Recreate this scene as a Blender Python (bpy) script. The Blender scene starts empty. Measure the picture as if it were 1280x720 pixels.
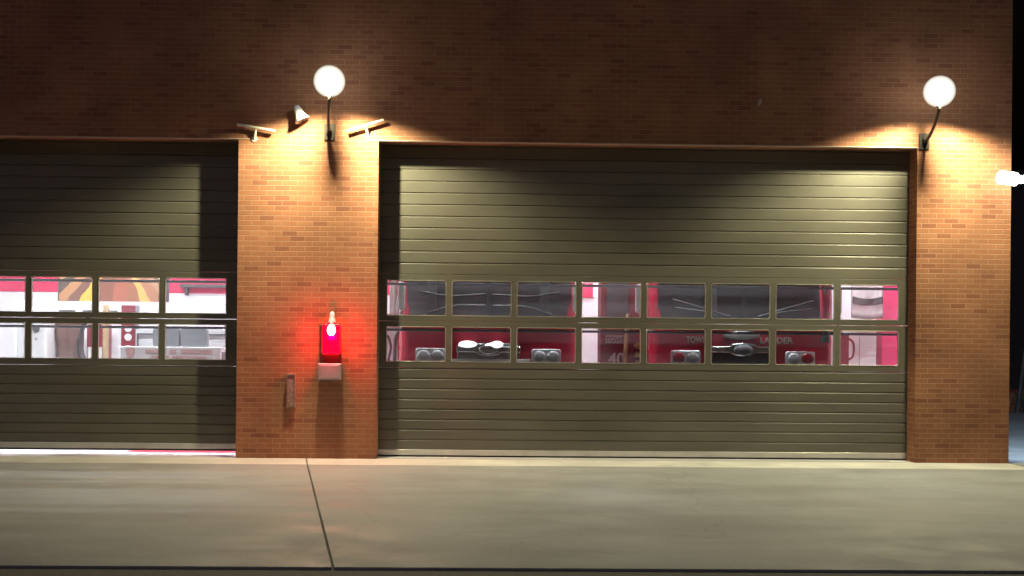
import bpy, bmesh, math, random
from mathutils import Vector, Matrix
random.seed(7)
R = math.radians
sc = bpy.context.scene
C = sc.collection

# ------------------------------------------------------------------ materials
def nodes_of(name):
    m = bpy.data.materials.new(name); m.use_nodes = True
    nt = m.node_tree
    b = nt.nodes['Principled BSDF']
    return m, nt, b

def mat(name, col, rough=.5, metal=0., var=.12, scale=3., bump=0., stretch=(1,1,1), spec=.5, coat=0.):
    m, nt, b = nodes_of(name)
    N, L = nt.nodes, nt.links
    b.inputs['Roughness'].default_value = rough
    b.inputs['Metallic'].default_value = metal
    b.inputs['Specular IOR Level'].default_value = spec
    b.inputs['Coat Weight'].default_value = coat
    tc = N.new('ShaderNodeTexCoord'); mp = N.new('ShaderNodeMapping')
    mp.inputs['Scale'].default_value = stretch
    L.new(tc.outputs['Object'], mp.inputs['Vector'])
    nz = N.new('ShaderNodeTexNoise'); nz.inputs['Scale'].default_value = scale; nz.inputs['Detail'].default_value = 6
    L.new(mp.outputs[0], nz.inputs['Vector'])
    rp = N.new('ShaderNodeValToRGB')
    rp.color_ramp.elements[0].position = .3; rp.color_ramp.elements[1].position = .7
    rp.color_ramp.elements[0].color = tuple(c*(1-var) for c in col)+(1,)
    rp.color_ramp.elements[1].color = tuple(min(1,c*(1+var)) for c in col)+(1,)
    L.new(nz.outputs['Fac'], rp.inputs[0]); L.new(rp.outputs[0], b.inputs['Base Color'])
    mr = N.new('ShaderNodeMapRange')
    mr.inputs['To Min'].default_value = max(.02, rough-.08); mr.inputs['To Max'].default_value = min(1, rough+.08)
    L.new(nz.outputs['Fac'], mr.inputs['Value']); L.new(mr.outputs[0], b.inputs['Roughness'])
    if bump:
        bp = N.new('ShaderNodeBump'); bp.inputs['Strength'].default_value = bump; bp.inputs['Distance'].default_value = .01
        L.new(nz.outputs['Fac'], bp.inputs['Height']); L.new(bp.outputs[0], b.inputs['Normal'])
    return m

def emit(name, col, strength, base=None):
    m, nt, b = nodes_of(name)
    b.inputs['Base Color'].default_value = (base or col)+(1,)
    b.inputs['Emission Color'].default_value = col+(1,)
    b.inputs['Emission Strength'].default_value = strength
    b.inputs['Roughness'].default_value = .3
    return m

def brick_mat():
    m, nt, b = nodes_of('red_brick')
    N, L = nt.nodes, nt.links
    tc = N.new('ShaderNodeTexCoord'); sp = N.new('ShaderNodeSeparateXYZ')
    L.new(tc.outputs['Object'], sp.inputs[0])
    ad = N.new('ShaderNodeMath'); ad.operation = 'ADD'
    L.new(sp.outputs[0], ad.inputs[0]); L.new(sp.outputs[1], ad.inputs[1])
    cb = N.new('ShaderNodeCombineXYZ')
    L.new(ad.outputs[0], cb.inputs[0]); L.new(sp.outputs[2], cb.inputs[1])
    wob = N.new('ShaderNodeTexNoise'); wob.inputs['Scale'].default_value = 9
    L.new(tc.outputs['Object'], wob.inputs['Vector'])
    va = N.new('ShaderNodeVectorMath'); va.operation = 'MULTIPLY_ADD'
    va.inputs[1].default_value = (.008, .006, 0); L.new(wob.outputs['Color'], va.inputs[0]); L.new(cb.outputs[0], va.inputs[2])
    br = N.new('ShaderNodeTexBrick')
    br.inputs['Scale'].default_value = 1; br.inputs['Brick Width'].default_value = .203
    br.inputs['Row Height'].default_value = .0677; br.inputs['Mortar Size'].default_value = .0055
    br.inputs['Mortar Smooth'].default_value = .35
    br.inputs['Color1'].default_value = (0,0,0,1); br.inputs['Color2'].default_value = (1,1,1,1); br.inputs['Mortar'].default_value = (.5,.5,.5,1)
    L.new(va.outputs[0], br.inputs['Vector'])
    rp = N.new('ShaderNodeValToRGB'); e = rp.color_ramp.elements
    e[0].position = 0; e[0].color = (.25,.10,.058,1)
    e[1].position = 1; e[1].color = (.36,.165,.086,1)
    for p, c in ((.08,(.275,.112,.063)), (.2,(.32,.137,.071)), (.55,(.33,.144,.074)), (.85,(.343,.151,.079))):
        x = e.new(p); x.color = c+(1,)
    L.new(br.outputs['Color'], rp.inputs[0])
    nz = N.new('ShaderNodeTexNoise'); nz.inputs['Scale'].default_value = 1.1; nz.inputs['Detail'].default_value = 8
    L.new(tc.outputs['Object'], nz.inputs['Vector'])
    r2 = N.new('ShaderNodeMapRange'); r2.inputs['From Min'].default_value=.3; r2.inputs['From Max'].default_value=.7
    r2.inputs['To Min'].default_value = .72; r2.inputs['To Max'].default_value = 1.18
    L.new(nz.outputs['Fac'], r2.inputs['Value'])
    mx = N.new('ShaderNodeMix'); mx.data_type = 'RGBA'
    L.new(br.outputs['Fac'], mx.inputs[0]); L.new(rp.outputs[0], mx.inputs[6]); mx.inputs[7].default_value = (.40,.235,.155,1)
    ml = N.new('ShaderNodeVectorMath'); ml.operation = 'SCALE'
    L.new(mx.outputs[2], ml.inputs[0]); L.new(r2.outputs[0], ml.inputs['Scale'])
    L.new(ml.outputs[0], b.inputs['Base Color'])
    b.inputs['Roughness'].default_value = .85; b.inputs['Specular IOR Level'].default_value = .25
    fine = N.new('ShaderNodeTexNoise'); fine.inputs['Scale'].default_value = 60; fine.inputs['Detail'].default_value = 4
    L.new(tc.outputs['Object'], fine.inputs['Vector'])
    h = N.new('ShaderNodeMath'); h.operation = 'MULTIPLY_ADD'; h.inputs[1].default_value = -1.; 
    L.new(br.outputs['Fac'], h.inputs[0])
    h2 = N.new('ShaderNodeMath'); h2.operation = 'MULTIPLY_ADD'; h2.inputs[1].default_value = .3
    L.new(fine.outputs['Fac'], h2.inputs[0]); L.new(br.outputs['Color'], h2.inputs[2])
    h3 = N.new('ShaderNodeMath'); h3.operation = 'MULTIPLY'; h3.inputs[1].default_value = .45
    L.new(h2.outputs[0], h3.inputs[0]); L.new(h3.outputs[0], h.inputs[2])
    bp = N.new('ShaderNodeBump'); bp.inputs['Strength'].default_value = .5; bp.inputs['Distance'].default_value = .006
    L.new(h.outputs[0], bp.inputs['Height']); L.new(bp.outputs[0], b.inputs['Normal'])
    return m

def concrete_mat(name='worn_concrete', col=(.34,.35,.365)):
    m, nt, b = nodes_of(name)
    N, L = nt.nodes, nt.links
    tc = N.new('ShaderNodeTexCoord')
    def noise(scale, stretch, det=8, rot=0):
        mp = N.new('ShaderNodeMapping'); mp.inputs['Scale'].default_value = stretch; mp.inputs['Rotation'].default_value=(0,0,rot)
        L.new(tc.outputs['Object'], mp.inputs['Vector'])
        n = N.new('ShaderNodeTexNoise'); n.inputs['Scale'].default_value = scale; n.inputs['Detail'].default_value = det
        n.inputs['Roughness'].default_value = .62
        L.new(mp.outputs[0], n.inputs['Vector']); return n.outputs['Fac']
    big = noise(.55, (.6,1,1)); streak = noise(1.3, (.25,1.6,1)); fine = noise(40, (1,1,1), 3); blot = noise(1.7,(1,1,1),10,.6)
    def ramp(src, a, c, p0=.3, p1=.7):
        r = N.new('ShaderNodeMapRange'); r.inputs['From Min'].default_value=p0; r.inputs['From Max'].default_value=p1
        r.inputs['To Min'].default_value=a; r.inputs['To Max'].default_value=c; L.new(src, r.inputs['Value']); return r.outputs[0]
    def mul(a, c):
        x = N.new('ShaderNodeMath'); x.operation='MULTIPLY'; L.new(a, x.inputs[0]); L.new(c, x.inputs[1]); return x.outputs[0]
    f = mul(mul(ramp(big,.78,1.12), ramp(streak,.93,1.05)), mul(ramp(fine,.90,1.08), ramp(blot,.86,1.08,.3,.62)))
    wp = N.new('ShaderNodeTexNoise'); wp.inputs['Scale'].default_value=1.4; wp.inputs['Detail'].default_value=6; L.new(tc.outputs['Object'], wp.inputs['Vector'])
    wm = N.new('ShaderNodeVectorMath'); wm.operation='MULTIPLY_ADD'; wm.inputs[1].default_value=(.9,.9,0); L.new(wp.outputs['Color'], wm.inputs[0]); L.new(tc.outputs['Object'], wm.inputs[2])
    vo = N.new('ShaderNodeTexVoronoi'); vo.feature='DISTANCE_TO_EDGE'; vo.inputs['Scale'].default_value=.22; L.new(wm.outputs[0], vo.inputs['Vector'])
    f = mul(f, ramp(vo.outputs['Distance'],.88,1.,.0,.005))
    scuff = noise(2.3,(.45,1.4,1),9,.35)
    f = mul(f, ramp(scuff,1.,1.28,.60,.74))
    spots = noise(5.5,(1,.8,1),4,1.1)
    f = mul(f, ramp(spots,1.,.88,.60,.72))
    vm = N.new('ShaderNodeVectorMath'); vm.operation='SCALE'; vm.inputs[0].default_value=col
    L.new(f, vm.inputs['Scale']); L.new(vm.outputs[0], b.inputs['Base Color'])
    L.new(ramp(blot,.55,.85), b.inputs['Roughness']); b.inputs['Specular IOR Level'].default_value=.35
    bp = N.new('ShaderNodeBump'); bp.inputs['Strength'].default_value=.25; bp.inputs['Distance'].default_value=.006
    L.new(fine, bp.inputs['Height']); L.new(bp.outputs[0], b.inputs['Normal'])
    return m

def glass_mat():
    m = bpy.data.materials.new('window_glass'); m.use_nodes = True
    nt = m.node_tree; N, L = nt.nodes, nt.links; N.clear()
    out = N.new('ShaderNodeOutputMaterial'); mix = N.new('ShaderNodeMixShader'); tr = N.new('ShaderNodeBsdfTransparent')
    gl = N.new('ShaderNodeBsdfGlossy'); gl.inputs['Roughness'].default_value=.03; gl.inputs['Color'].default_value=(.9,.95,.95,1)
    fr = N.new('ShaderNodeFresnel'); fr.inputs['IOR'].default_value=1.5
    tr.inputs['Color'].default_value=(.93,.95,.95,1)
    L.new(fr.outputs[0], mix.inputs[0]); L.new(gl.outputs[0], mix.inputs[2]); L.new(mix.outputs[0], out.inputs[0])
    tl = N.new('ShaderNodeBsdfTranslucent'); tl.inputs['Color'].default_value=(.74,.74,.78,1); m2 = N.new('ShaderNodeMixShader'); m2.inputs[0].default_value=.065   # film of dirt
    L.new(tr.outputs[0], m2.inputs[1]); L.new(tl.outputs[0], m2.inputs[2]); L.new(m2.outputs[0], mix.inputs[1])
    return m

def picture_mat():
    # printed board: broad diagonal shapes in orange, tan and brown
    m, nt, b = nodes_of('orange_brown_print')
    N, L = nt.nodes, nt.links
    tc = N.new('ShaderNodeTexCoord'); sp = N.new('ShaderNodeSeparateXYZ'); L.new(tc.outputs['Object'], sp.inputs[0])
    nz = N.new('ShaderNodeTexNoise'); nz.inputs['Scale'].default_value=6; L.new(tc.outputs['Object'], nz.inputs['Vector'])
    dx = N.new('ShaderNodeMath'); dx.operation='SUBTRACT'; L.new(sp.outputs[0], dx.inputs[0]); dx.inputs[1].default_value=.12
    dz = N.new('ShaderNodeMath'); dz.operation='SUBTRACT'; dz.inputs[0].default_value=1.0; L.new(sp.outputs[2], dz.inputs[1])
    dv = N.new('ShaderNodeMath'); dv.operation='DIVIDE'; L.new(dx.outputs[0], dv.inputs[0]); L.new(dz.outputs[0], dv.inputs[1])
    jn = N.new('ShaderNodeMath'); jn.operation='MULTIPLY_ADD'; jn.inputs[1].default_value=.12; L.new(nz.outputs['Fac'], jn.inputs[0]); L.new(dv.outputs[0], jn.inputs[2])
    fr = N.new('ShaderNodeMapRange'); fr.inputs['From Min'].default_value=-1.6; fr.inputs['From Max'].default_value=1.2; L.new(jn.outputs[0], fr.inputs['Value'])
    rp = N.new('ShaderNodeValToRGB'); rp.color_ramp.interpolation='CONSTANT'; e=rp.color_ramp.elements
    e[0].color=(.42,.20,.07,1); e[1].position=.93; e[1].color=(.10,.055,.05,1)
    for p,c in ((.10,(.07,.045,.03)),(.20,(.36,.17,.07)),(.29,(.14,.06,.035)),(.37,(.70,.36,.05)),(.44,(.20,.07,.04)),(.56,(.30,.09,.05)),(.66,(.26,.10,.045)),(.72,(.62,.33,.09)),(.78,(.34,.15,.08)),(.86,(.40,.21,.12))):
        x=e.new(p); x.color=c+(1,)
    L.new(fr.outputs[0], rp.inputs[0]); L.new(rp.outputs[0], b.inputs['Base Color']); b.inputs['Roughness'].default_value=.6
    return m

def bloom_mat():
    # emissive volume added round the bulb, imitates lens bloom
    m = bpy.data.materials.new('bloom_glow'); m.use_nodes = True
    nt = m.node_tree; N, L = nt.nodes, nt.links; N.clear()
    out = N.new('ShaderNodeOutputMaterial'); v = N.new('ShaderNodeEmission'); v.inputs['Color'].default_value=(.94,1.0,.88,1); v.inputs['Strength'].default_value=4.2
    L.new(v.outputs[0], out.inputs['Volume'])
    return m

M = dict(
    bloom_ball=bloom_mat(),
    brick=brick_mat(), concrete=concrete_mat(), litconcrete=concrete_mat('lit_concrete',(.66,.65,.62)), glass=glass_mat(), picture=picture_mat(),
    asphalt=mat('asphalt',(.10,.097,.095),.9,0,.3,30,.4),
    bronze=mat('bronze_door_paint',(.122,.114,.089),.42,0,.14,1.6,.03,(.5,1,1.3)),
    bead=mat('aluminium_bead',(.55,.52,.44),.35,.6,.08,6),
    rubber=mat('black_rubber',(.02,.02,.02),.8,0,.2,8),
    alu=mat('aluminium_strip',(.62,.60,.57),.4,.5,.1,5),
    steel=mat('lintel_steel',(.48,.38,.31),.6,0,.2,4),
    white=mat('white_wall_paint',(.80,.80,.82),.6,0,.03,2),
    redwall=mat('red_wall_paint',(.62,.018,.085),.5,0,.05,2),
    ceiling=mat('ceiling_paint',(.62,.62,.62),.8,0,.05,2),
    floor=mat('epoxy_floor',(.70,.69,.72),.25,0,.06,1.5),
    floorred=mat('red_floor_paint',(.62,.04,.08),.3,0,.08,2),
    roof=mat('roof_membrane',(.12,.12,.12),.9,0,.2,4),
    coping=mat('coping_stone',(.40,.37,.33),.8,0,.15,5,.2),
    truckred=mat('red_truck_paint',(.58,.014,.05),.22,0,.05,2,0,(1,1,1),.5,.6),
    darkred=mat('dark_red_paint',(.22,.015,.028),.4,0,.1,3),
    chrome=mat('chrome',(.72,.72,.72),.14,1.,.04,8),
    screen=mat('dark_windscreen',(.27,.27,.285),.25,0,.25,1.3,0,(1,1,5)),
    palescreen=mat('blue_grey_windscreen',(.46,.53,.57),.3,0,.35,1.3,0,(1,1,7)),
    satin=mat('satin_silver',(.66,.66,.66),.42,.55,.06,9),
    pinkpost=mat('pink_red_paint',(.72,.03,.15),.5,0,.05,2),
    black=mat('black_plastic',(.018,.018,.018),.5,0,.2,9),
    darkgrey=mat('dark_grey_plastic',(.07,.07,.072),.55,0,.15,6),
    grey=mat('grey_vinyl',(.22,.24,.26),.55,0,.08,7,.1),
    lens=mat('clear_lamp_lens',(.50,.50,.51),.25,.1,.1,20),
    redlens=mat('red_lamp_lens',(.30,.01,.02),.15,0,.1,12),
    lettering=mat('silver_lettering',(.78,.76,.74),.35,.1,.04,8),
    tyre=mat('tyre_rubber',(.02,.02,.02),.85,0,.2,12,.3),
    whitepaint=mat('white_enamel',(.80,.80,.80),.35,0,.03,4),
    palecream=mat('cream_pipe_paint',(.66,.62,.52),.5,0,.06,8),
    darkmetal=mat('dark_bronze_metal',(.05,.043,.035),.45,.4,.2,9),
    boxgrey=mat('grey_box_metal',(.40,.38,.40),.5,.2,.08,8),
    brown=mat('brown_cloth',(.13,.065,.05),.85,0,.2,6,.3,(3,3,1)),
    tan=mat('tan_wood',(.46,.33,.17),.6,0,.2,5,.1,(6,6,1)),
    brass=mat('brass',(.66,.50,.22),.3,.7,.1,8),
    pinktext=mat('pale_red_print',(.62,.36,.33),.6,0,.1,20),
    hose=mat('red_hose_jacket',(.60,.02,.07),.6,0,.1,10),
    shirt=mat('white_sheet',(.74,.73,.72),.8,0,.05,5,.2),
    band=mat('grey_band',(.13,.10,.10),.7,0,.12,9),
    bark=mat('bark',(.09,.07,.05),.9,0,.3,12,.5),
    leaf=mat('shrub_leaf',(.13,.14,.11),.7,0,.35,20),
    carpaint=mat('dark_car_paint',(.02,.022,.025),.2,0,.1,2,0,(1,1,1),.5,.6),
    lampglow=emit('lamp_glow',(.96,1.0,.92),26.),
    cornerglow=emit('corner_lamp_glow',(.92,1.0,.98),9.),
    redglow=emit('red_beacon_glow',(1.0,.0,.0022),22.),
    bulbglow=emit('beacon_bulb_glow',(1.0,.62,.50),14.),
    tubeglow=emit('ceiling_light_glow',(.90,.93,1.0),205.),
    markerglow=emit('marker_glow',(.95,.97,1.0),1.6),
    sign=mat('faded_white_sign',(.30,.21,.18),.7,0,.35,26),
    cladding=mat('dark_cladding',(.05,.05,.055),.7,0,.2,3),
    footing=mat('footing',(.25,.22,.19),.9,0,.2,6),
)

# ------------------------------------------------------------------ helpers
def tag(o, label=None, cat=None, group=None, kind=None):
    if label: o['label'] = label
    if cat: o['category'] = cat
    if group: o['group'] = group
    if kind: o['kind'] = kind
    return o
def empty(name, loc=(0,0,0), rz=0):
    o = bpy.data.objects.new(name, None); o.empty_display_size = .2
    o.location = loc; o.rotation_euler = (0,0,rz); C.objects.link(o); return o
def link(name, bm, m, parent=None, smooth=False, bevel=0):
    bmesh.ops.recalc_face_normals(bm, faces=bm.faces)
    me = bpy.data.meshes.new(name); bm.to_mesh(me); bm.free()
    for x in (m if isinstance(m,(list,tuple)) else [m]): me.materials.append(x)
    if smooth:
        for p in me.polygons: p.use_smooth = True
    o = bpy.data.objects.new(name, me); C.objects.link(o)
    if parent: o.parent = parent
    if bevel:
        b = o.modifiers.new('edge','BEVEL'); b.width = bevel; b.segments = 3; b.limit_method = 'ANGLE'; b.angle_limit = R(40)
        b.harden_normals = False
    return o
def box(bm, x0,x1,y0,y1,z0,z1, rot=None, mi=0):
    c = Vector(((x0+x1)/2,(y0+y1)/2,(z0+z1)/2))
    mt = Matrix.Translation(c) @ (rot if rot else Matrix.Identity(4)) @ Matrix.Diagonal((x1-x0,y1-y0,z1-z0,1))
    r = bmesh.ops.create_cube(bm, size=1, matrix=mt)
    if mi:
        for f in {f for v in r['verts'] for f in v.link_faces}: f.material_index = mi
    return r['verts']
def B(*a, **k):
    bm = bmesh.new(); box(bm, *a, **k); return bm
def cyl(bm, p0, p1, r0, r1=None, seg=20):
    p0, p1 = Vector(p0), Vector(p1); d = p1-p0
    q = d.to_track_quat('Z','Y').to_matrix().to_4x4()
    r = bmesh.ops.create_cone(bm, cap_ends=True, segments=seg, radius1=r0, radius2=r0 if r1 is None else r1, depth=d.length,
                          matrix=Matrix.Translation((p0+p1)/2) @ q)
    return r['verts']
def tube(bm, pts, r, seg=10):
    pts = [Vector(p) for p in pts]; rings = []
    for i, p in enumerate(pts):
        t = (pts[min(i+1,len(pts)-1)]-pts[max(i-1,0)]).normalized()
        a = t.cross(Vector((.31,.2,.93))).normalized(); b_ = t.cross(a)
        rr = r[i] if isinstance(r,(list,tuple)) else r
        rings.append([bm.verts.new(p+(a*math.cos(2*math.pi*k/seg)+b_*math.sin(2*math.pi*k/seg))*rr) for k in range(seg)])
    for A, D in zip(rings, rings[1:]):
        for k in range(seg): bm.faces.new((A[k],A[(k+1)%seg],D[(k+1)%seg],D[k]))
    bm.faces.new(rings[0][::-1]); bm.faces.new(rings[-1])
def curve_pts(ctrl, n=8):
    P = [Vector(p) for p in ctrl]; P = [P[0]*2-P[1]]+P+[P[-1]*2-P[-2]]; out = []
    for i in range(1,len(P)-2):
        for k in range(n):
            t = k/n; a,b_,c,d = P[i-1],P[i],P[i+1],P[i+2]
            out.append(.5*((2*b_)+(c-a)*t+(2*a-5*b_+4*c-d)*t*t+(3*b_-a-3*c+d)*t**3))
    return out+[P[-2]]
def lathe(bm, prof, seg=28, mtx=None):
    rings = []
    for r, z in prof:
        rings.append([bm.verts.new((r*math.cos(2*math.pi*k/seg), r*math.sin(2*math.pi*k/seg), z)) for k in range(seg)])
    for A, D in zip(rings, rings[1:]):
        for k in range(seg): bm.faces.new((A[k],A[(k+1)%seg],D[(k+1)%seg],D[k]))
    bm.faces.new(rings[0][::-1]); bm.faces.new(rings[-1])
    if mtx: bmesh.ops.transform(bm, matrix=mtx, verts=[v for ring in rings for v in ring])
def cells(xs, ys, zs, solid):
    """one closed mesh of the solid cells of a grid, faces only where solid meets void"""
    bm = bmesh.new(); V = {}
    def v(i,j,k):
        if (i,j,k) not in V: V[i,j,k] = bm.verts.new((xs[i],ys[j],zs[k]))
        return V[i,j,k]
    nx,ny,nz = len(xs)-1,len(ys)-1,len(zs)-1
    S = lambda i,j,k: 0<=i<nx and 0<=j<ny and 0<=k<nz and solid(i,j,k)
    for i in range(nx):
        for j in range(ny):
            for k in range(nz):
                if not S(i,j,k): continue
                for d,q in (((-1,0,0),((0,0,0),(0,0,1),(0,1,1),(0,1,0))),((1,0,0),((1,0,0),(1,1,0),(1,1,1),(1,0,1))),
                            ((0,-1,0),((0,0,0),(1,0,0),(1,0,1),(0,0,1))),((0,1,0),((0,1,0),(0,1,1),(1,1,1),(1,1,0))),
                            ((0,0,-1),((0,0,0),(0,1,0),(1,1,0),(1,0,0))),((0,0,1),((0,0,1),(1,0,1),(1,1,1),(0,1,1)))):
                    if not S(i+d[0],j+d[1],k+d[2]): bm.faces.new([v(i+a,j+b_,k+c) for a,b_,c in q])
    return bm
def rounded(bm, x0,x1,z0,z1,y0,y1,r,seg=6, hole=None):
    """rounded rectangle in the xz plane, extruded along y"""
    def ring(a0,a1,c0,c1,rr,y):
        pts=[]
        for cx,cz,s in ((a1-rr,c1-rr,0),(a0+rr,c1-rr,1),(a0+rr,c0+rr,2),(a1-rr,c0+rr,3)):
            for k in range(seg+1):
                t = math.pi/2*(s+k/seg); pts.append(bm.verts.new((cx+rr*math.cos(t), y, cz+rr*math.sin(t))))
        return pts
    def wall(A,D):
        n=len(A)
        for k in range(n): bm.faces.new((A[k],A[(k+1)%n],D[(k+1)%n],D[k]))
    a = ring(x0,x1,z0,z1,r,y0); b_ = ring(x0,x1,z0,z1,r,y1); wall(a,b_)
    if hole is None:
        bm.faces.new(a[::-1]); bm.faces.new(b_)
    else:
        h=hole; rr=max(.005,r-h); c = ring(x0+h,x1-h,z0+h,z1-h,rr,y0); d = ring(x0+h,x1-h,z0+h,z1-h,rr,y1)
        wall(c,d); wall(a,c); wall(b_,d)
def text(body, size, m, parent, loc, name='lettering', ext=.004, rot=(math.pi/2,0,0), sx=1, align='CENTER'):
    cu = bpy.data.curves.new(name,'FONT'); cu.body = body; cu.size = size; cu.extrude = ext; cu.align_x = align; cu.offset = size*.018
    t = bpy.data.objects.new(name, cu); C.objects.link(t)
    me = bpy.data.meshes.new_from_object(t.evaluated_get(bpy.context.evaluated_depsgraph_get()))
    bpy.data.objects.remove(t); bpy.data.curves.remove(cu)
    me.materials.clear(); me.materials.append(m)
    o = bpy.data.objects.new(name, me); C.objects.link(o); o.parent = parent; o.location = loc; o.rotation_euler = rot; o.scale = (sx,1,1)
    return o
def copy_tree(o, parent=None):
    c = o.copy(); C.objects.link(c)
    if parent: c.parent = parent
    for ch in list(o.children): copy_tree(ch, c)
    return c

# ------------------------------------------------------------------ ground
g = bmesh.new(); bmesh.ops.create_grid(g, x_segments=2, y_segments=2, size=400)
for v in g.verts: v.co.z = -.02
tag(link('ground', g, M['asphalt']), kind='structure')
EDGE = -7.62
def slab(pts, z0=-.16, z1=0):
    bm = bmesh.new()
    a = [bm.verts.new((x,y,z0)) for x,y in pts]; b_ = [bm.verts.new((x,y,z1)) for x,y in pts]
    bm.faces.new(a[::-1]); bm.faces.new(b_); n=len(a)
    for k in range(n): bm.faces.new((a[k],a[(k+1)%n],b_[(k+1)%n],b_[k]))
    return bm
jt, jb = (-2.395,-.004), (-1.06,EDGE); w = .008
tag(link('apron', slab([(-40,EDGE),(jb[0]-w,EDGE),(jt[0]-w+.13,-.78),(-40,-.78)]), M['concrete'], bevel=.006), kind='structure')
tag(link('apron', slab([(jb[0]+w,EDGE),(40,EDGE),(40,-.78),(jt[0]+w+.13,-.78)]), M['concrete'], bevel=.006), kind='structure')
tag(link('lit_strip', slab([(-40,-.768),(jt[0]-w+.13,-.768),(jt[0]-w,-.004),(-40,-.004)]), M['litconcrete'], bevel=.005), kind='structure')  # added slab; its paler colour imitates light along the wall foot
tag(link('lit_strip', slab([(jt[0]+w+.13,-.768),(7.11,-.768),(7.11,-.004),(jt[0]+w,-.004)]), M['litconcrete'], bevel=.005), kind='structure')
tag(link('driveway', slab([(7.12,-.768),(40,-.768),(40,14),(7.12,14)]), M['concrete']), kind='structure')
tag(link('bay_floor', B(-13.2,7.1,.002,14.3,-.16,0), M['floor']), kind='structure')
tag(link('red_floor_marking', B(-5.0,-3.4,.70,2.3,.0,.004), M['floorred']), kind='structure')

# ------------------------------------------------------------------ building
st = tag(empty('fire_station', (0,0,0)), 'dark red brick fire station with two wide bronze sectional doors', 'building')
WT = .30; X1 = 7.1; X0 = -13.2; TOP = 7.7; DH = 4.27
LO = (-10.83, -3.335); RO = (-1.465, 5.815)
xs = [X0, LO[0], LO[1], RO[0], RO[1], X1]
link('wall', cells(xs, [0,WT], [0,DH,TOP], lambda i,j,k: not (k==0 and i in (1,3))), M['brick'], st)
link('side_wall', B(X1-.3,X1,WT,14.3,0,TOP), M['brick'], st)
link('side_wall', B(X0,X0+.3,WT,14.3,0,TOP), M['brick'], st)
link('rear_wall', B(X0+.3,X1-.3,14,14.3,0,TOP), M['brick'], st)
link('roof', B(X0+.3,X1-.3,WT,14,TOP-.5,TOP-.3), M['roof'], st)
cp = bmesh.new()
box(cp, X0-.04,X1+.04,-.04,WT+.04,TOP,TOP+.09)
link('coping', cp, M['coping'], st, bevel=.01)
link('ceiling', B(X0+.3,X1-.3,WT,14,5.0,5.1), M['ceiling'], st)
iw = cells([X0+.3,X0+.31,X1-.31,X1-.3],[WT+.01,9.6,9.7],[0,5.0], lambda i,j,k: i in (0,2) or j==1)
link('interior_wall', iw, M['white'], st)
link('wall_stripe', B(X0+.35,-1.6,9.585,9.599,2.55,5.0), M['redwall'], st)
for a,b_ in (LO,RO):
    link('lintel', B(a-.15,b_+.15,-.006,.10,DH-.006,DH+.004), M['steel'], st)

# --- sectional doors
DY = .34
def ribbed(x0,x1,z0,z1,n):
    """door section: n flat ribs with a shallow V groove between them, closed box behind"""
    bm = bmesh.new(); p = (z1-z0)/n; prof = []
    for k in range(n):
        a = z0+k*p; b_ = a+p
        prof += [(.012,a+.001),(.0,a+.006),(.0,b_-.020),(.012,b_-.002)]
    prof = prof+[(.05,z1-.001),(.05,z0+.001)]
    A = [bm.verts.new((x0,DY+y,z)) for y,z in prof]; D = [bm.verts.new((x1,DY+y,z)) for y,z in prof]
    n_=len(A)
    for k in range(n_): bm.faces.new((A[k],A[(k+1)%n_],D[(k+1)%n_],D[k]))
    bm.faces.new(A[::-1]); bm.faces.new(D)
    return bm
WZ = [(1.30,1.786),(1.93,2.42)]
def garage_door(x0, x1, panes, lift, seam):
    d = link('garage_door', cells([x0-.05,x0,x1,x1+.05],[DY+.055,DY+.13],[0,4.5,4.6], lambda i,j,k: i in (0,2) or k==1), M['darkmetal'], st)   # side tracks and head rail
    L = lift
    for z0,z1,n in ((.10+L,.655+L*.6,4),(.655+L*.6,1.215,4),(2.50,3.14,4),(3.14,3.78,4),(3.78,4.42,4)):
        link('door_panel', ribbed(x0,x1,z0,z1,n), M['bronze'], d)
    for (p0,p1),(s0,s1) in zip(WZ,((1.215,1.858),(1.858,2.50))):
        xs_=[x0]; 
        for a,b_ in panes: xs_ += [a,b_]
        xs_.append(x1)
        bm = cells(xs_,[DY-.004,DY+.045],[s0+.002,p0,p1,s1-.002], lambda i,j,k: not (k==1 and i%2==1))
        link('window_section', bm, M['bronze'], d, bevel=.005)
        for a,b_ in panes:
            bm = bmesh.new(); rounded(bm, a-.001,b_+.001,p0-.001,p1+.001,DY-.008,DY+.03,.035,5,.011)
            link('glazing_bead', bm, M['bead'], d, bevel=.003)
            link('window_pane', B(a+.004,b_-.004,DY+.010,DY+.016,p0+.004,p1-.004), M['glass'], d)
        link('strut', B(x0,x1,DY+.11,DY+.17,p1-.066,p1-.030), M['darkmetal'], d, bevel=.004)
    link('bottom_rail', B(x0,x1,DY-.006,DY+.05,.022+L,.098+L), M['alu'], d, bevel=.006)
    bs = bmesh.new(); cyl(bs,(x0,DY+.02,.012+L),(x1,DY+.02,.012+L),.016,seg=10)
    link('bottom_seal', bs, M['rubber'], d, smooth=True)
    return d
mr = [-.514+.893*k for k in range(7)]
eR = [-1.407]+mr+[5.737]
garage_door(-1.60, 5.95, [(eR[k]+.037,eR[k+1]-.037) for k in range(8)], 0, 0)
ml = [-4.424-.905*k for k in range(7)]
eL = [-10.76]+ml[::-1]+[-3.514]
garage_door(-10.95, -3.21, [(eL[k]+.037,eL[k+1]-.037) for k in range(8)], .062, 0)

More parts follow.
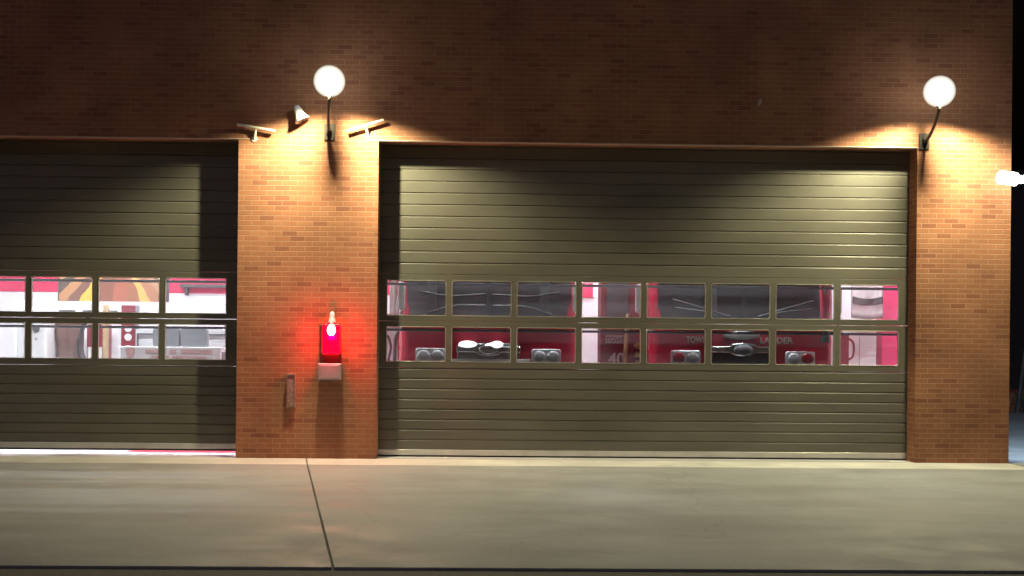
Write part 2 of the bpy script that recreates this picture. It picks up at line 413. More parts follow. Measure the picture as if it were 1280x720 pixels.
# ------------------------------------------------------------------ wall lamps
def wall_lamp(mx, lx, L, z, label):
    o = tag(empty('wall_lamp',(mx,0,z-.50)), label, 'wall lamp', 'floodlights above the piers')
    dx = lx-mx
    bm = bmesh.new(); box(bm,-.07,.07,-.03,0,-.12,.10); cyl(bm,(0,-.03,0),(0,-.10,0),.035)
    link('mount_plate', bm, M['darkmetal'], o, bevel=.006)
    bm = bmesh.new(); tube(bm, curve_pts([(0,-.09,.0),(dx*.1,-.20,.02),(dx*.6,-.46,.16),(dx,-L,.31),(dx,-L,.40)],8), .021, 12)
    link('arm', bm, M['darkmetal'], o, smooth=True)
    bm = bmesh.new(); lathe(bm, [(.03,.335),(.034,.34),(.034,.365),(.03,.37),(.028,.50),(.02,.51)], 28, Matrix.Translation((dx,-L,0)))
    link('collar', bm, M['darkmetal'], o, smooth=True)
    bm = bmesh.new(); bmesh.ops.create_uvsphere(bm, u_segments=28, v_segments=18, radius=.085, matrix=Matrix.Translation((dx,-L,.595)))
    link('bulb', bm, M['lampglow'], o, smooth=True)
    bm = bmesh.new(); bmesh.ops.create_uvsphere(bm, u_segments=40, v_segments=26, radius=.205, matrix=Matrix.Translation((dx,-L,.54)))
    link('bloom_ball', bm, M['bloom_ball'], o, smooth=True)  # glow ball added for lens bloom, not a glass part of the lamp
    li = bpy.data.lights.new('lamp_beam','SPOT'); li.energy = 1000; li.color = (1.0,.92,.57)
    li.spot_size = R(146); li.spot_blend = .42; li.shadow_soft_size = .04
    lo = bpy.data.objects.new('lamp_beam', li); C.objects.link(lo); lo.parent = o; lo.location = (dx,-L-.10,.49)
    return o
wall_lamp(-2.12,-2.05,.62,4.88,'glaring white lamp with added bloom ball on an arm above the pier with the red beacon')
wall_lamp( 5.90, 5.87,.62,4.86,'glaring white lamp with added bloom ball on an arm above the pier at the building corner')

# corner floodlight
o = tag(empty('corner_floodlight',(X1,.2,3.84)), 'bright white tube shaped floodlight sticking out at the building corner', 'floodlight')
bm = bmesh.new(); box(bm,0,.03,-.08,.08,-.10,.10); tube(bm, curve_pts([(.02,0,0),(.10,-.02,.0),(.12,-.18,0),(.10,-.40,.0)],6), .025, 10)
link('bracket', bm, M['darkmetal'], o)
bm = bmesh.new(); cyl(bm,(-.28,-.44,.01),(-.03,-.44,-.02),.085,.09,24)
link('lamp_head', bm, M['cornerglow'], o, smooth=False, bevel=.02)
bm = bmesh.new(); cyl(bm,(-.03,-.44,-.02),(.32,-.44,-.01),.055,.04,20)
link('lamp_neck', bm, M['cornerglow'], o, bevel=.01)
li = bpy.data.lights.new('flood_beam','SPOT'); li.energy = 1100; li.color=(.62,.84,1.0); li.spot_size=R(95); li.spot_blend=.5; li.shadow_soft_size=.05
lo = bpy.data.objects.new('flood_beam',li); C.objects.link(lo); lo.parent=o; lo.location=(.42,-.30,-.1)
lo.rotation_euler = Vector((.45,.6,-.8)).to_track_quat('-Z','Y').to_euler()

# T-shaped pipe brackets
def tbar(name, a, b_, foot, label):
    o = tag(empty(name,(foot[0],0,foot[2])), label, 'bracket', 'T shaped brackets beside the lamp')
    f = Vector((foot[0],0,foot[2])); mid = (Vector(a)+Vector(b_))/2 - f
    bm = bmesh.new(); cyl(bm, Vector(a)-f, Vector(b_)-f, .021, seg=14); link('crossbar', bm, M['palecream'], o, smooth=True, bevel=.004)
    bm = bmesh.new(); cyl(bm, mid, (0,-.01,0), .020, seg=14); link('stem', bm, M['palecream'], o, smooth=True, bevel=.004)
    bm = bmesh.new(); cyl(bm, (0,-.012,0),(0,0,0), .04, seg=18); link('wall_plate', bm, M['palecream'], o)
    return o
tbar('pipe_bracket',(-3.345,-.07,4.445),(-2.84,-.07,4.365),(-3.125,0,4.27),'cream T shaped bracket sloping down to the right, above the left door corner')
tbar('pipe_bracket',(-1.395,-.07,4.53),(-1.885,-.07,4.375),(-1.60,0,4.33),'cream T shaped bracket sloping up to the right, beside the right door corner')

# white horn / sensor
o = tag(empty('horn_speaker',(-2.53,0,4.62)), 'small white horn shaped fixture on the wall left of the lamp', 'speaker')
ax = Vector((.44,.02,-.9)).normalized(); mt = Matrix.Translation((-.03,-.10,.07)) @ ax.to_track_quat('Z','Y').to_matrix().to_4x4()
bm = bmesh.new(); lathe(bm, [(.042,0),(.05,.03),(.06,.09),(.085,.16),(.108,.20),(.105,.205),(.08,.165),(.03,.12)], 28, mt)
link('horn', bm, M['whitepaint'], o, smooth=True)
bm = bmesh.new(); cyl(bm,(0,0,.03),(-.02,-.12,.06),.028,seg=14); cyl(bm,(0,0,.03),(0,-.012,.03),.05,seg=18)
link('bracket', bm, M['whitepaint'], o)

# tiny anchor above the right door
bm = bmesh.new(); cyl(bm,(3.66,0,4.87),(3.66,-.05,4.87),.022,seg=14); cyl(bm,(3.66,-.05,4.87),(3.64,-.055,4.80),.03,.012,seg=12)
tag(link('wall_hook', bm, M['boxgrey']), 'tiny pale grey hook on the dark brick above the right door', 'hook')

# red beacon emergency call box
o = tag(empty('emergency_beacon',(-2.075,0,1.30)), 'glowing red beacon with grey call box on the brick pier', 'beacon')
link('backplate', B(-.15,.13,-.025,0,-.02,.49), M['darkmetal'], o, bevel=.008)
bm = bmesh.new(); rounded(bm,-.10,.13,.10,.50,-.15,-.026,.03,5); link('red_lens', bm, M['redglow'], o, smooth=False, bevel=.02)
bm = bmesh.new(); lathe(bm,[(.05,.50),(.055,.53),(.04,.57),(.03,.60),(.035,.63),(.02,.66),(.004,.67)],20,Matrix.Translation((.02,-.08,0))); link('finial', bm, M['whitepaint'], o, smooth=True)
bm = bmesh.new(); bmesh.ops.create_uvsphere(bm,u_segments=20,v_segments=12,radius=.055,matrix=Matrix.Translation((.02,-.155,.42))@Matrix.Diagonal((1,.6,1.35,1))); link('bulb', bm, M['bulbglow'], o, smooth=True)
bm = bmesh.new(); box(bm,-.155,.150,-.16,0,-.245,-.025)
pl = bpy.data.lights.new('beacon_light','POINT'); pl.energy = 42; pl.color = (1.0,.0,.045); pl.shadow_soft_size = .06
po = bpy.data.objects.new('beacon_light',pl); C.objects.link(po); po.parent = o; po.location = (.015,-.24,.34)
bx = link('call_box', bm, M['boxgrey'], o, bevel=.012)
link('box_door', B(-.125,.12,-.168,-.160,-.225,-.045), M['boxgrey'], bx, bevel=.004)

# narrow vertical sign
o = tag(empty('wall_sign',(-2.60,0,.90)), 'narrow faded vertical sign strip low on the brick pier', 'sign')
link('sign_plate', B(-.045,.045,-.05,-.0,-.21,.21), M['sign'], o, bevel=.004)
bm = bmesh.new(); box(bm,-.055,-.047,-.06,0,-.22,.22); box(bm,.047,.055,-.06,0,-.22,.22); box(bm,-.055,.055,-.06,0,.212,.235)
link('sign_frame', bm, M['sign'], o)

# ------------------------------------------------------------------ fire engines
def wheel(parent, x, y, r=.52):
    s = 1 if x > 0 else -1
    bm = bmesh.new(); lathe(bm,[(r*.55,-.14),(r*.92,-.15),(r,-.10),(r,.10),(r*.92,.15),(r*.55,.14)],32,Matrix.Translation((x,y,r))@Matrix.Rotation(math.pi/2,4,'Y'))
    t = link('wheel', bm, M['tyre'], parent, smooth=True)
    bm = bmesh.new(); lathe(bm,[(r*.54,-.10),(r*.54,.06*1),(r*.35,.09),(r*.2,.16),(.02,.17)],24,Matrix.Translation((x,y,r))@Matrix.Rotation(s*math.pi/2,4,'Y'))
    link('rim', bm, M['chrome'], t, smooth=True)
def fire_engine(x, yf, W, label, tower):
    t = tag(empty('fire_engine',(x,yf,0)), label, 'fire engine', 'fire engines parked behind the right door')
    h = W/2
    bm = bmesh.new(); vs = box(bm,-h,h,0,2.4,.55,3.05)
    bmesh.ops.bevel(bm, geom=[e for e in bm.edges if abs(e.verts[0].co.z-e.verts[1].co.z)>1 and e.verts[0].co.y<1], offset=.13, segments=6, affect='EDGES', profile=.5)
    link('cab', bm, M['truckred'], t, bevel=.02)
    # windscreen, bowed
    def shield(z0,z1,hw,yo):
        bm = bmesh.new(); n=24; rows=[]
        for z in (z0,z1):
            rows.append([bm.verts.new((hw*(-1+2*i/n), -.022+yo+.03*abs(-1+2*i/n)**8-.02*(z-z0), z)) for i in range(n+1)])
        for i in range(n): bm.faces.new((rows[0][i],rows[0][i+1],rows[1][i+1],rows[1][i]))
        bmesh.ops.solidify(bm, geom=bm.faces[:], thickness=-.02)
        return bm
    bot = 1.93 if not tower else 1.88
    ws = link('windscreen', shield(bot,2.86,h-.10,0), M['screen'] if tower else M['palescreen'], t, smooth=True)
    link('centre_post', B(-.03,.03,-.045,.0,bot,2.86), M['black'], ws, bevel=.006)
    for xx in ((-.82,.80) if not tower else (-.45,)):
        link('pillar_strip', B(xx-.07,xx+.07,-.041,-.01,bot,2.86), M['darkgrey'], ws, bevel=.006)
    bm = bmesh.new(); tube(bm, curve_pts([(-h+.12,-.03,bot-.01),(0,-.05,bot-.015),(h-.12,-.03,bot-.01)],6), .014, 8)
    link('windscreen_trim', bm, M['chrome'], ws)
    for sx in (-1,1):
        bm = bmesh.new()
        if tower: tube(bm,[(sx*.15,-.05,bot-.02),(sx*.5,-.075,bot+.16),(sx*.98,-.055,bot+.22)],.010,8)
        else: tube(bm, curve_pts([(sx*.9,-.055,bot+.05),(sx*.5,-.07,bot+.16),(sx*.06,-.075,bot+.17)],6),.018,8)
        link('wiper', bm, M['black'], t)
        bm = bmesh.new()
        if tower: tube(bm,[(sx*.2,-.07,bot+.10),(sx*1.02,-.06,bot+.34)],.012,8)
        else: tube(bm, curve_pts([(sx*1.0,-.06,bot+.37),(sx*.6,-.07,bot+.31),(sx*.06,-.075,bot+.33)],6),.014,8)
        link('wiper', bm, M['black'], t)
        # headlight cluster
        cx = sx*.83
        bm = bmesh.new(); rounded(bm,cx-.21,cx+.21,1.28,1.485,-.075,-.001,.035,5)
        hl = link('headlight', bm, M['satin'], t, bevel=.012)
        for q,(dx) in enumerate((-.10,.10)):
            out = (dx*sx > 0)
            bm = bmesh.new(); lathe(bm,[(.088,0),(.086,.010),(.06,.016),(.01,.019)],24,Matrix.Translation((cx+dx,-.074,1.382))@Matrix.Rotation(math.pi/2,4,'X')@Matrix.Diagonal((1,.88,1,1)))
            link('lamp_lens', bm, M['redlens'] if (out and tower) else M['lens'], hl, smooth=True)
        # mirror on an arm
        mo = (h+.20 if sx<0 else h+.0) if tower else h-.04
        bm = bmesh.new(); rounded(bm,sx*mo-.045,sx*mo+.045,2.02,2.42,-.22,-.13,.03,5)
        mi = link('mirror', bm, M['satin'], t, bevel=.01)
        bm = bmesh.new(); tube(bm, curve_pts([(sx*(h-.10),.02,2.60),(sx*(h+mo)/2,-.16,2.58),(sx*mo,-.19,2.41)],6),.018,8)
        link('mirror_arm', bm, M['chrome'], mi, smooth=True)
        bm = bmesh.new(); tube(bm, curve_pts([(sx*(h-.10),.02,1.75),(sx*(h+mo)/2,-.15,1.80),(sx*mo,-.19,2.03)],6),.018,8)
        link('mirror_arm', bm, M['chrome'], mi, smooth=True)
        # cab door and its handle
        bm = bmesh.new(); box(bm,sx*h-.012,sx*h+.012,.45,1.35,.75,2.85)
        dr = link('door', bm, M['truckred'], t, bevel=.01)
        link('door_window', B(sx*h-.018,sx*h+.018,.55,1.25,1.85,2.7), M['screen'], dr)
        link('handle', B(sx*h-.04,sx*h+.04,.55,.72,1.45,1.5), M['chrome'], dr, bevel=.008)
        wheel(t, sx*(h-.16), 1.75); wheel(t, sx*(h-.16), 5.9)
    # grille with winged bar and emblem
    bm = bmesh.new(); rounded(bm,-.45,.45,.86,1.46 if tower else 1.56,-.05,-.001,.05,5)
    gr = link('grille', bm, M['chrome'] if not tower else M['darkmetal'], t, bevel=.01)
    bm = bmesh.new()
    for k in range(7): box(bm,-.39,.39,-.058,-.045,.92+.055*k,.945+.055*k)
    link('grille_slats', bm, M['black'], gr)
    zb = 1.47 if not tower else 1.50
    bm = bmesh.new()
    pts=[(-.46,.045),(-.2,.05),(-.16,.085),(0,.10),(.16,.085),(.2,.05),(.46,.045),(.46,-.035),(.2,-.035),(.12,-.075),(0,-.09),(-.12,-.075),(-.2,-.035),(-.46,-.035)]
    a=[bm.verts.new((px,-.085,zb+pz)) for px,pz in pts]; b_=[bm.verts.new((px,-.052,zb+pz)) for px,pz in pts]; n=len(a)
    bm.faces.new(a); bm.faces.new(b_[::-1])
    for k in range(n): bm.faces.new((a[k],a[(k+1)%n],b_[(k+1)%n],b_[k]))
    link('grille_bar', bm, M['chrome'], gr, bevel=.01)
    bm = bmesh.new(); bmesh.ops.create_uvsphere(bm,u_segments=28,v_segments=14,radius=1,matrix=Matrix.Translation((0,-.085,zb+.005))@Matrix.Diagonal((.14,.03,.072,1)))
    link('emblem', bm, M['grey'] if tower else M['chrome'], gr, smooth=True)
    if tower:
        bm = bmesh.new(); bmesh.ops.create_uvsphere(bm,u_segments=30,v_segments=14,radius=1,matrix=Matrix.Translation((-.02,-.02,1.715))@Matrix.Diagonal((.27,.05,.07,1)))
        link('oval_badge', bm, M['satin'], t, smooth=True)
        text('TOWER', .125, M['lettering'], t, (-.645,-.006,1.60), sx=.76)
        text('LADDER', .125, M['lettering'], t, (.49,-.006,1.60), sx=1.02)
    else:
        link('white_band', B(-.60,.60,-.075,-.052,1.24,1.335), M['whitepaint'], gr, bevel=.008)
        for xx in (-.30,.12):
            bm = bmesh.new(); bmesh.ops.create_uvsphere(bm,u_segments=20,v_segments=12,radius=1,matrix=Matrix.Translation((xx,-.10,1.545))@Matrix.Diagonal((.13 if xx<0 else .085,.05,.05,1)))
            link('marker_light', bm, M['markerglow'], t, smooth=True)
    bm = bmesh.new(); box(bm,-h-.02,h+.02,-.42,-.02,.42,.80); link('bumper', bm, M['chrome'], t, bevel=.05)
    bm = bmesh.new(); box(bm,-.85,.85,.35,.75,3.05,3.22); link('light_bar', bm, M['redlens'], t, bevel=.04)
    body = link('body', B(-h,h,2.48,7.9,.62,2.95), M['truckred'], t, bevel=.03)
    for sx in (-1,1):
        for k in range(3):
            bm = bmesh.new(); box(bm,sx*h-.012,sx*h+.012,2.65+k*1.75,4.15+k*1.75,1.2,2.75)
            link('shutter', bm, M['alu'], body)
    link('chassis', B(-.45,.45,.3,7.7,.40,.62), M['black'], t)
    return t
fire_engine(.035, 1.12, 2.56, 'red fire engine with chrome winged grille behind the door panes nearest the beacon pier', False)
fire_engine(3.70, 1.12, 2.66, 'red fire engine lettered TOWER LADDER across its front', True)

# ------------------------------------------------------------------ things between and beside the engines
# dark red cabinet between the engines
o = tag(empty('equipment_cabinet',(1.98,1.65,0)), 'dark red cabinet numbered 40 between the two fire engines', 'cabinet')
link('cabinet_body', B(-.28,.32,0,.5,0,2.75), M['darkred'], o, bevel=.012)
link('cabinet_window', B(-.20,.13,-.02,-.001,1.98,2.52), M['darkgrey'], o, bevel=.01)
link('name_plate', B(-.21,.14,-.014,-.001,1.575,1.70), M['boxgrey'], o, bevel=.004)
text('TOWER', .10, M['darkred'], o, (-.035,-.016,1.60), sx=.95, ext=.003)
text('40', .26, M['lettering'], o, (-.04,-.004,1.255), sx=.95)
bm = bmesh.new()
for z,r in ((1.55,.05),(1.42,.045),(1.30,.04)): cyl(bm,(.26,-.001,z),(.26,-.09,z-.02),r,r*.8,16)
link('coupling', bm, M['brass'], o, smooth=False, bevel=.006)
bm = bmesh.new(); cyl(bm,(1.96,1.42,.0),(2.10,1.62,2.02),.032,seg=14)
tag(link('wooden_pole', bm, M['tan'], smooth=False, bevel=.006), 'pale wooden pole leaning against the dark red cabinet', 'pole')

# red notice on the white rear wall between the engines
def on_plane(px, Y): return (px-608)*(16+Y)/1488.
bm = B(on_plane(727,9.57)-.05, on_plane(741,9.57), 9.56, 9.598, 2.55, 2.86)
tag(link('red_notice', bm, M['redwall'], bevel=.004), 'plain red square notice on white wall between the engines', 'notice')

# turnout gear rack left of the left engine
def gear_coat(x, y, z, hgt, wd, label, m):
    bm = bmesh.new(); n=20; rows=[]
    for j in range(9):
        t = j/8; zz = z-hgt*t; ww = wd*(.45+.55*min(1,t*3))
        rows.append([bm.verts.new((x+ww*math.cos(2*math.pi*k/n), y+.55*ww*math.sin(2*math.pi*k/n)*(1+.25*math.sin(5*2*math.pi*k/n+j*.3)), zz)) for k in range(n)])
    for A,D in zip(rows,rows[1:]):
        for k in range(n): bm.faces.new((A[k],A[(k+1)%n],D[(k+1)%n],D[k]))
    bm.faces.new(rows[0][::-1]); bm.faces.new(rows[-1])
    return tag(link('hanging_coat', bm, m, smooth=True), label, 'coat')
o = tag(empty('coat_rack',(-1.85,2.3,0)), 'white coat rack frame at the left end of the right door panes', 'coat rack')
link('back_board', B(-.35,.52,.06,.10,0,2.0), M['white'], o)
bm = bmesh.new(); cyl(bm,(-.35,0,2.75),(.52,0,2.75),.02,seg=10)
for xx in (-.33,.5): cyl(bm,(xx,0,0),(xx,0,2.76),.02,seg=10)
link('rack_frame', bm, M['chrome'], o)
gear_coat(-1.62,2.3,2.73,.78,.10,'pink red coat hanging nearest the brick pier', M['hose'])
gear_coat(-1.43,2.3,2.73,.80,.055,'narrow white coat hanging between the red one and the fire engine', M['shirt'])
bm = bmesh.new()
tube(bm, curve_pts([(-1.54,2.0,1.30),(-1.56,2.02,1.50),(-1.50,2.04,1.66),(-1.44,2.02,1.50),(-1.47,2.0,1.30)],8), .018, 8)
tube(bm, curve_pts([(-1.38,2.0,1.28),(-1.37,2.02,1.60),(-1.33,2.02,1.72)],8), .028, 8)
tube(bm, [(-1.54,2.0,1.30),(-1.54,2.0,0)], .03, 8); tube(bm, [(-1.38,2.0,1.28),(-1.38,2.0,0)], .03, 8); tube(bm, [(-1.47,2.0,1.30),(-1.47,2.0,0)], .02, 8)
tag(link('hose_reel_pipe', bm, M['darkgrey']), 'dark looped pipe in front of the white rack board', 'pipe')

# hanging red hoses and pink latch right of the tower ladder
bm = bmesh.new()
for a,b_ in ((4.72,4.78),(4.90,4.82)): tube(bm, curve_pts([(a,.80,3.05),((a+b_)/2,.80,2.5),(b_,.80,1.95)],6), .035, 8)
bm2 = bm
tube(bm2, [(4.72,.80,3.05),(4.90,.80,3.05)], .03, 8); tube(bm2, curve_pts([(4.81,.80,3.05),(4.81,.9,3.2),(4.81,1.2,3.2)],5), .02, 8)
tag(link('looped_hose', bm2, M['hose']), 'pink red hose hanging in a V over the tower ladder windscreen', 'hose')
bm = bmesh.new(); box(bm,4.83,4.93,.98,1.115,1.62,1.70); box(bm,4.86,4.91,.95,1.115,1.70,1.84)
tag(link('latch', bm, M['black'], bevel=.008), 'black latch beside the right headlight of the tower ladder', 'latch')

# white lockers, hung sheet and red post at the right end of the right door
lk = tag(empty('locker',(5.98,3.0,0)), 'pair of white metal lockers below the hung white sheet', 'locker')
link('locker_body', B(-.27,.29,.012,.5,0,1.98), M['white'], lk, bevel=.006)
for a,b_ in ((-.265,.005),(.015,.285)):
    dd = link('locker_door', B(a,b_,-.012,.012,.08,1.95), M['whitepaint'], lk, bevel=.006)
    link('handle', B(b_-.05,b_-.03,-.03,-.012,1.0,1.15), M['chrome'], dd)
def sheet(x0,x1,y,z0,z1,sag,name,m,label,cat,nx=24,nz=8,amp=.02,parent=None,f=9):
    bm = bmesh.new(); rows=[]
    for j in range(nz+1):
        t=j/nz; rows.append([bm.verts.new((x0+(x1-x0)*i/nx, y+amp*math.sin(i/nx*f+t*2)*(1-.3*t), z1-(z1-z0)*t - sag*math.sin(math.pi*i/nx))) for i in range(nx+1)])
    for A,D in zip(rows,rows[1:]):
        for i in range(nx): bm.faces.new((A[i],A[i+1],D[i+1],D[i]))
    bmesh.ops.solidify(bm, geom=bm.faces[:], thickness=.008)
    o_ = link(name, bm, m, parent, smooth=True)
    return tag(o_, label, cat) if label else o_
sh = sheet(5.80,6.30,2.8,2.02,2.85,.03,'hung_sheet',M['shirt'],'white sheet with a dark grey band hung above the white lockers','sheet')
sheet(5.81,6.29,2.77,2.25,2.36,.04,'grey_band',M['band'],None,None,parent=sh)
bm = B(6.36,6.66,3.0,3.3,0,4.4)
tag(link('red_post', bm, M['pinkpost'], bevel=.012), 'bright pink red post at the right end of the window row', 'post')
bm = bmesh.new(); tube(bm, curve_pts([(5.66,2.5,1.35),(5.74,2.5,1.42),(5.74,2.5,1.62),(5.64,2.5,1.70)],8), .018,8); box(bm,5.55,5.66,2.46,2.54,0,1.75)
tag(link('standpipe', bm, M['darkred']), 'dark red standpipe with a grey loop beside the white lockers', 'pipe')

# ------------------------------------------------------------------ left bay
pw = tag(empty('partition',(-6.0,3.3,0)), 'low white partition with dark hooks behind the left door', 'partition')
link('partition_panel', B(-1.6,1.9,0,.08,0,2.165), M['white'], pw, bevel=.006)
for a in (-.86,-.48,-.12): link('hook', B(a,a+.26,-.05,-.001,1.955,2.03), M['darkgrey'], pw, bevel=.01)
o = tag(empty('picture_board',(-6.06,3.34,2.165)), 'orange and brown printed board standing on the white partition', 'board')
link('print', B(-.82,.80,-.02,.02,.004,.75), M['picture'], o)
bm = bmesh.new(); box(bm,.803,.93,-.03,.03,.004,.75); box(bm,-.84,-.823,-.03,.03,.004,.75)
link('board_edge', bm, M['darkgrey'], o)
# draped brown cloth, flaring to the floor
bm = bmesh.new(); n=28; rows=[]
for j in range(13):
    t=j/12; z=1.93-.9*t; wd=.21+.02*math.sin(t*6)+.16*max(0,t-.55)**1.5*2.4
    rows.append([bm.verts.new((-6.60+.05*t+wd*math.cos(2*math.pi*k/n), 2.95+.35*wd*math.sin(2*math.pi*k/n)+.03*math.sin(6*2*math.pi*k/n)*(.4+t), z)) for k in range(n)])
rows.append([bm.verts.new((v.co.x*1.0, v.co.y, 0)) for v in rows[-1]])
for A,D in zip(rows,rows[1:]):
    for k in range(n): bm.faces.new((A[k],A[(k+1)%n],D[(k+1)%n],D[k]))
bm.faces.new(rows[0][::-1]); bm.faces.new(rows[-1])
tag(link('brown_drape', bm, M['brown'], smooth=True), 'brown cloth draped in a column in front of the white partition', 'cloth')
bm = bmesh.new(); tube(bm, curve_pts([(-6.26,2.85,1.93),(-6.36,2.83,1.65),(-6.38,2.82,1.40),(-6.30,2.80,1.20)],8), .035, 10)
tube(bm, [(-6.30,2.80,1.21),(-6.30,2.80,0)], .035, 10)
tag(link('black_strap', bm, M['black'], smooth=True), 'curved black strap hanging beside the brown cloth', 'strap')
o = tag(empty('supply_box',(-6.17,2.95,0)), 'dark red box with a white card, right of the brown cloth', 'box')
link('box_body', B(-.14,.16,0,.3,0,1.80), M['darkred'], o, bevel=.01)
link('card', B(-.12,.10,-.012,-.001,1.26,1.44), M['whitepaint'], o)
bm = B(-5.98,-5.90,2.7,2.76,0,2.1); tag(link('tan_post', bm, M['tan'], bevel=.006), 'tan wooden post between the dark red box and the red sign', 'post')
o = tag(empty('red_sign_panel',(-5.60,2.75,0)), 'narrow dark red panel with white round stickers and white edge', 'sign')
link('panel', B(-.11,.11,0,.05,0,2.1), M['darkred'], o)
link('white_edge', B(-.165,-.112,-.004,.05,0,2.1), M['whitepaint'], o)
link('grey_edge', B(.112,.16,-.004,.05,0,2.1), M['grey'], o)
for z,r,sx in ((1.73,.06,1.1),(1.60,.07,1.0),(1.43,.05,1.9)):
    bm = bmesh.new(); cyl(bm,(0,-.001,0),(0,-.010,0),r*.8,seg=24); bmesh.ops.scale(bm,vec=(sx,1,1),verts=bm.verts); bmesh.ops.translate(bm,vec=(0,0,z),verts=bm.verts)
    link('sticker', bm, M['whitepaint'], o)
# white fridge
o = tag(empty('fridge',(-7.02,2.55,0)), 'white fridge with a dark round vent left of the brown cloth', 'fridge')
link('fridge_body', B(-.22,.22,.03,.6,0,1.93), M['whitepaint'], o, bevel=.02)
dd = link('door', B(-.22,.22,-.03,.026,.05,1.92), M['whitepaint'], o, bevel=.02)
bm = bmesh.new(); cyl(bm,(.08,-.031,1.72),(.08,-.045,1.72),.055,seg=24); link('vent', bm, M['darkgrey'], dd)
bm = bmesh.new(); cyl(bm,(.08,-.031,1.56),(.08,-.04,1.56),.022,seg=18); link('knob', bm, M['boxgrey'], dd)
# white counter with grey cushions
o = tag(empty('service_counter',(-4.72,1.55,0)), 'white counter with pale red print behind the right end of the left door', 'counter')
link('counter_front', B(-.64,.83,0,.06,0,1.465), M['whitepaint'], o, bevel=.012)
link('counter_top', B(-.64,.83,.06,.70,1.39,1.445), M['whitepaint'], o, bevel=.008)
link('back_panel', B(-.62,.86,.72,.76,0,1.72), M['white'], o)
bm = bmesh.new(); box(bm,-.60,.85,.690,.715,1.64,1.66); box(bm,-.60,-.58,.690,.715,1.45,1.64); box(bm,.83,.85,.702,.717,1.30,1.64)
link('dark_frame', bm, M['darkgrey'], o)
bm = bmesh.new(); pts=[(-.56,1.425),(-.54,1.445),(-.44,1.445),(-.42,1.425),(-.44,1.32),(-.49,1.29),(-.54,1.32)]
a=[bm.verts.new((x,-.008,z)) for x,z in pts]; b_=[bm.verts.new((x,-.001,z)) for x,z in pts]; bm.faces.new(a); bm.faces.new(b_[::-1])
for k in range(len(a)): bm.faces.new((a[k],a[(k+1)%len(a)],b_[(k+1)%len(a)],b_[k]))
link('emblem', bm, M['pinktext'], o)
bm = bmesh.new()
for a_,b__,z0,z1 in ((-.27,-.03,1.375,1.42),(-.18,.08,1.31,1.335),(.09,.18,1.375,1.42),(.25,.70,1.375,1.425),(.12,.62,1.305,1.33)): box(bm,a_,b__,-.006,-.001,z0,z1)
link('pale_print', bm, M['pinktext'], o)
for xx,lab in ((-4.78,'grey rounded cushion on the white counter, nearer the red sign panel'),(-4.37,'grey rounded cushion on the white counter, nearer the brick pier')):
    bm = bmesh.new(); rounded(bm,xx-.2,xx+.2,1.448,1.755,1.88,2.02,.065,6)
    tag(link('cushion', bm, M['grey'], bevel=.02, smooth=False), lab, 'cushion')
# a shelf on the rear wall
o = tag(empty('wall_shelf',(-6.0,9.58,2.70)), 'dark slim shelf on the white wall under the red stripe', 'shelf')
link('shelf_board', B(-.5,1.75,-.25,0,-.03,.03), M['darkgrey'], o)
for a in (-.4,1.6): link('bracket', B(a,a+.04,-.2,0,-.2,-.031), M['darkgrey'], o)

# ceiling lights in the bays
cl = None
for i,(x,y) in enumerate([(-8.2,2.2),(-5.6,2.2),(-5.6,6.0),(-8.2,6.0),(-1.6,3.0),(1.87,2.2),(1.87,5.6),(1.87,8.6),(5.9,1.9),(5.9,5.0),(.03,.72),(3.7,.72),(-5.3,.8),(-7.7,.8)]):
    if cl is None:
        cl = tag(empty('ceiling_light',(x,y,4.94)), 'white tube light on the bay ceiling, hidden above the doors', 'ceiling light', 'tube lights in the bays')
        link('housing', B(-.65,.65,-.13,.13,0,.06), M['whitepaint'], cl, bevel=.01)
        link('diffuser', B(-.62,.62,-.11,.11,-.04,-.001), M['tubeglow'], cl, bevel=.01)
    else:
        c = copy_tree(cl); c.location = (x,y,4.94)

# ------------------------------------------------------------------ beyond the corner
o = tag(empty('low_brick_wall',(14,13,0)), 'low dark red brick wall beyond the building corner', 'wall')
link('brick_body', B(-3,6,0,.3,0,.45), M['brick'], o); link('cap_stone', B(-3.03,6.03,-.03,.33,.45,.52), M['darkred'], o, bevel=.01)
o = tag(empty('shrub',(12.9,12.2,0)), 'pale frosted shrub in front of the low wall beyond the corner', 'shrub')
bm = bmesh.new()
for k in range(6): tube(bm, curve_pts([(0,0,0),(random.uniform(-.1,.1),random.uniform(-.1,.1),.25),(random.uniform(-.35,.35),random.uniform(-.3,.3),.5)],4), [.02]*8+[.008], 6)
link('stem', bm, M['bark'], o)
bm = bmesh.new()
for k in range(900):
    p = Vector((random.gauss(0,.22),random.gauss(0,.2),abs(random.gauss(.3,.16)))); q = Matrix.Translation(p)@Matrix.Rotation(random.random()*6.28,4,random.choice('XYZ'))@Matrix.Rotation(random.random()*6.28,4,'Z')
    vs=[bm.verts.new(q@Vector(c)) for c in ((-.02,0,0),(0,-.012,0),(.03,0,.004),(0,.012,0))]; bm.faces.new(vs)
link('foliage', bm, M['leaf'], o)
bm = bmesh.new(); cyl(bm,(12.62,12.0,-.05),(12.80,12.0,1.55),.05,.045,seg=16)
tag(link('leaning_post', bm, M['darkgrey']), 'grey post leaning slightly beyond the building corner', 'post')
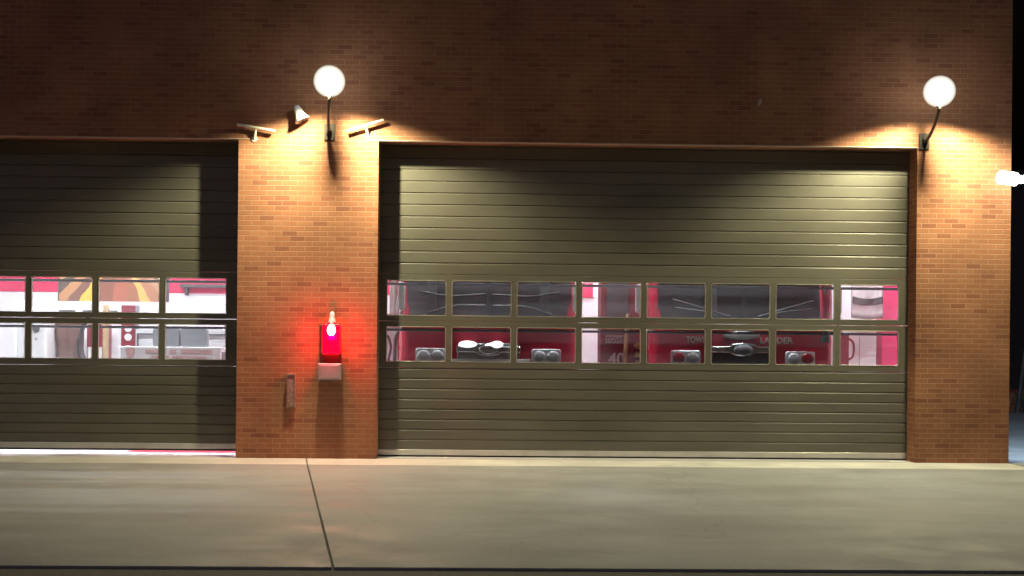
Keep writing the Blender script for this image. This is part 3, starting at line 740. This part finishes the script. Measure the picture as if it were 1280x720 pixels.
# dark neighbouring building far right
o = tag(empty('dark_building',(24,26,0)), 'unlit dark building standing behind the low brick wall', 'building')
link('wall', B(-9,12,0,8,0,7.5), M['cladding'], o); link('roof', B(-9.2,12.2,-.2,8.2,7.5,7.8), M['roof'], o)
for k in range(5): link('window', B(-7.5+k*3.6,-6.0+k*3.6,-.03,-.001,1.2,2.6), M['screen'], o)

# ------------------------------------------------------------------ sky, moonlight
wd = bpy.data.worlds.new('World'); sc.world = wd; wd.use_nodes = True
nt = wd.node_tree; bg = nt.nodes['Background']
sk = nt.nodes.new('ShaderNodeTexSky'); sk.sky_type='NISHITA'; sk.sun_disc=False
ELEV, ROT = R(-4), R(170)
sk.sun_elevation = ELEV; sk.sun_rotation = ROT
nt.links.new(sk.outputs[0], bg.inputs[0]); bg.inputs[1].default_value = .12
sl = bpy.data.lights.new('sun','SUN'); sl.energy = .14; sl.angle = R(30); sl.color=(1.0,.80,.98)
so = bpy.data.objects.new('sun', sl); C.objects.link(so)
so.rotation_euler = Vector((.12,.80,-.55)).to_track_quat('-Z','Y').to_euler(); so.location=(0,-20,15)

# ------------------------------------------------------------------ camera
a_, r_ = .0217, .0095
fwd = Vector((math.sin(a_),math.cos(a_),0)); rt0 = Vector((math.cos(a_),-math.sin(a_),0)); up0 = Vector((0,0,1))
rt = rt0*math.cos(r_)+up0*math.sin(r_); up = up0*math.cos(r_)-rt0*math.sin(r_)
cd = bpy.data.cameras.new('camera'); co = bpy.data.objects.new('camera', cd); C.objects.link(co)
mw = Matrix(((rt.x,up.x,-fwd.x,0),(rt.y,up.y,-fwd.y,-16),(rt.z,up.z,-fwd.z,1.6),(0,0,0,1)))
co.matrix_world = mw
cd.sensor_width = 36; cd.lens = 36*1488/1280; cd.shift_y = 66/1280; cd.clip_end = 2000
sc.camera = co

vs_ = sc.view_settings; vs_.view_transform='Standard'; vs_.look='None'; vs_.exposure=0; vs_.gamma=1; vs_.use_curve_mapping=False
cy = sc.cycles; cy.use_denoising = True; cy.max_bounces = 8; cy.transparent_max_bounces = 12; cy.sample_clamp_indirect = 6
cy.caustics_reflective = False; cy.caustics_refractive = False
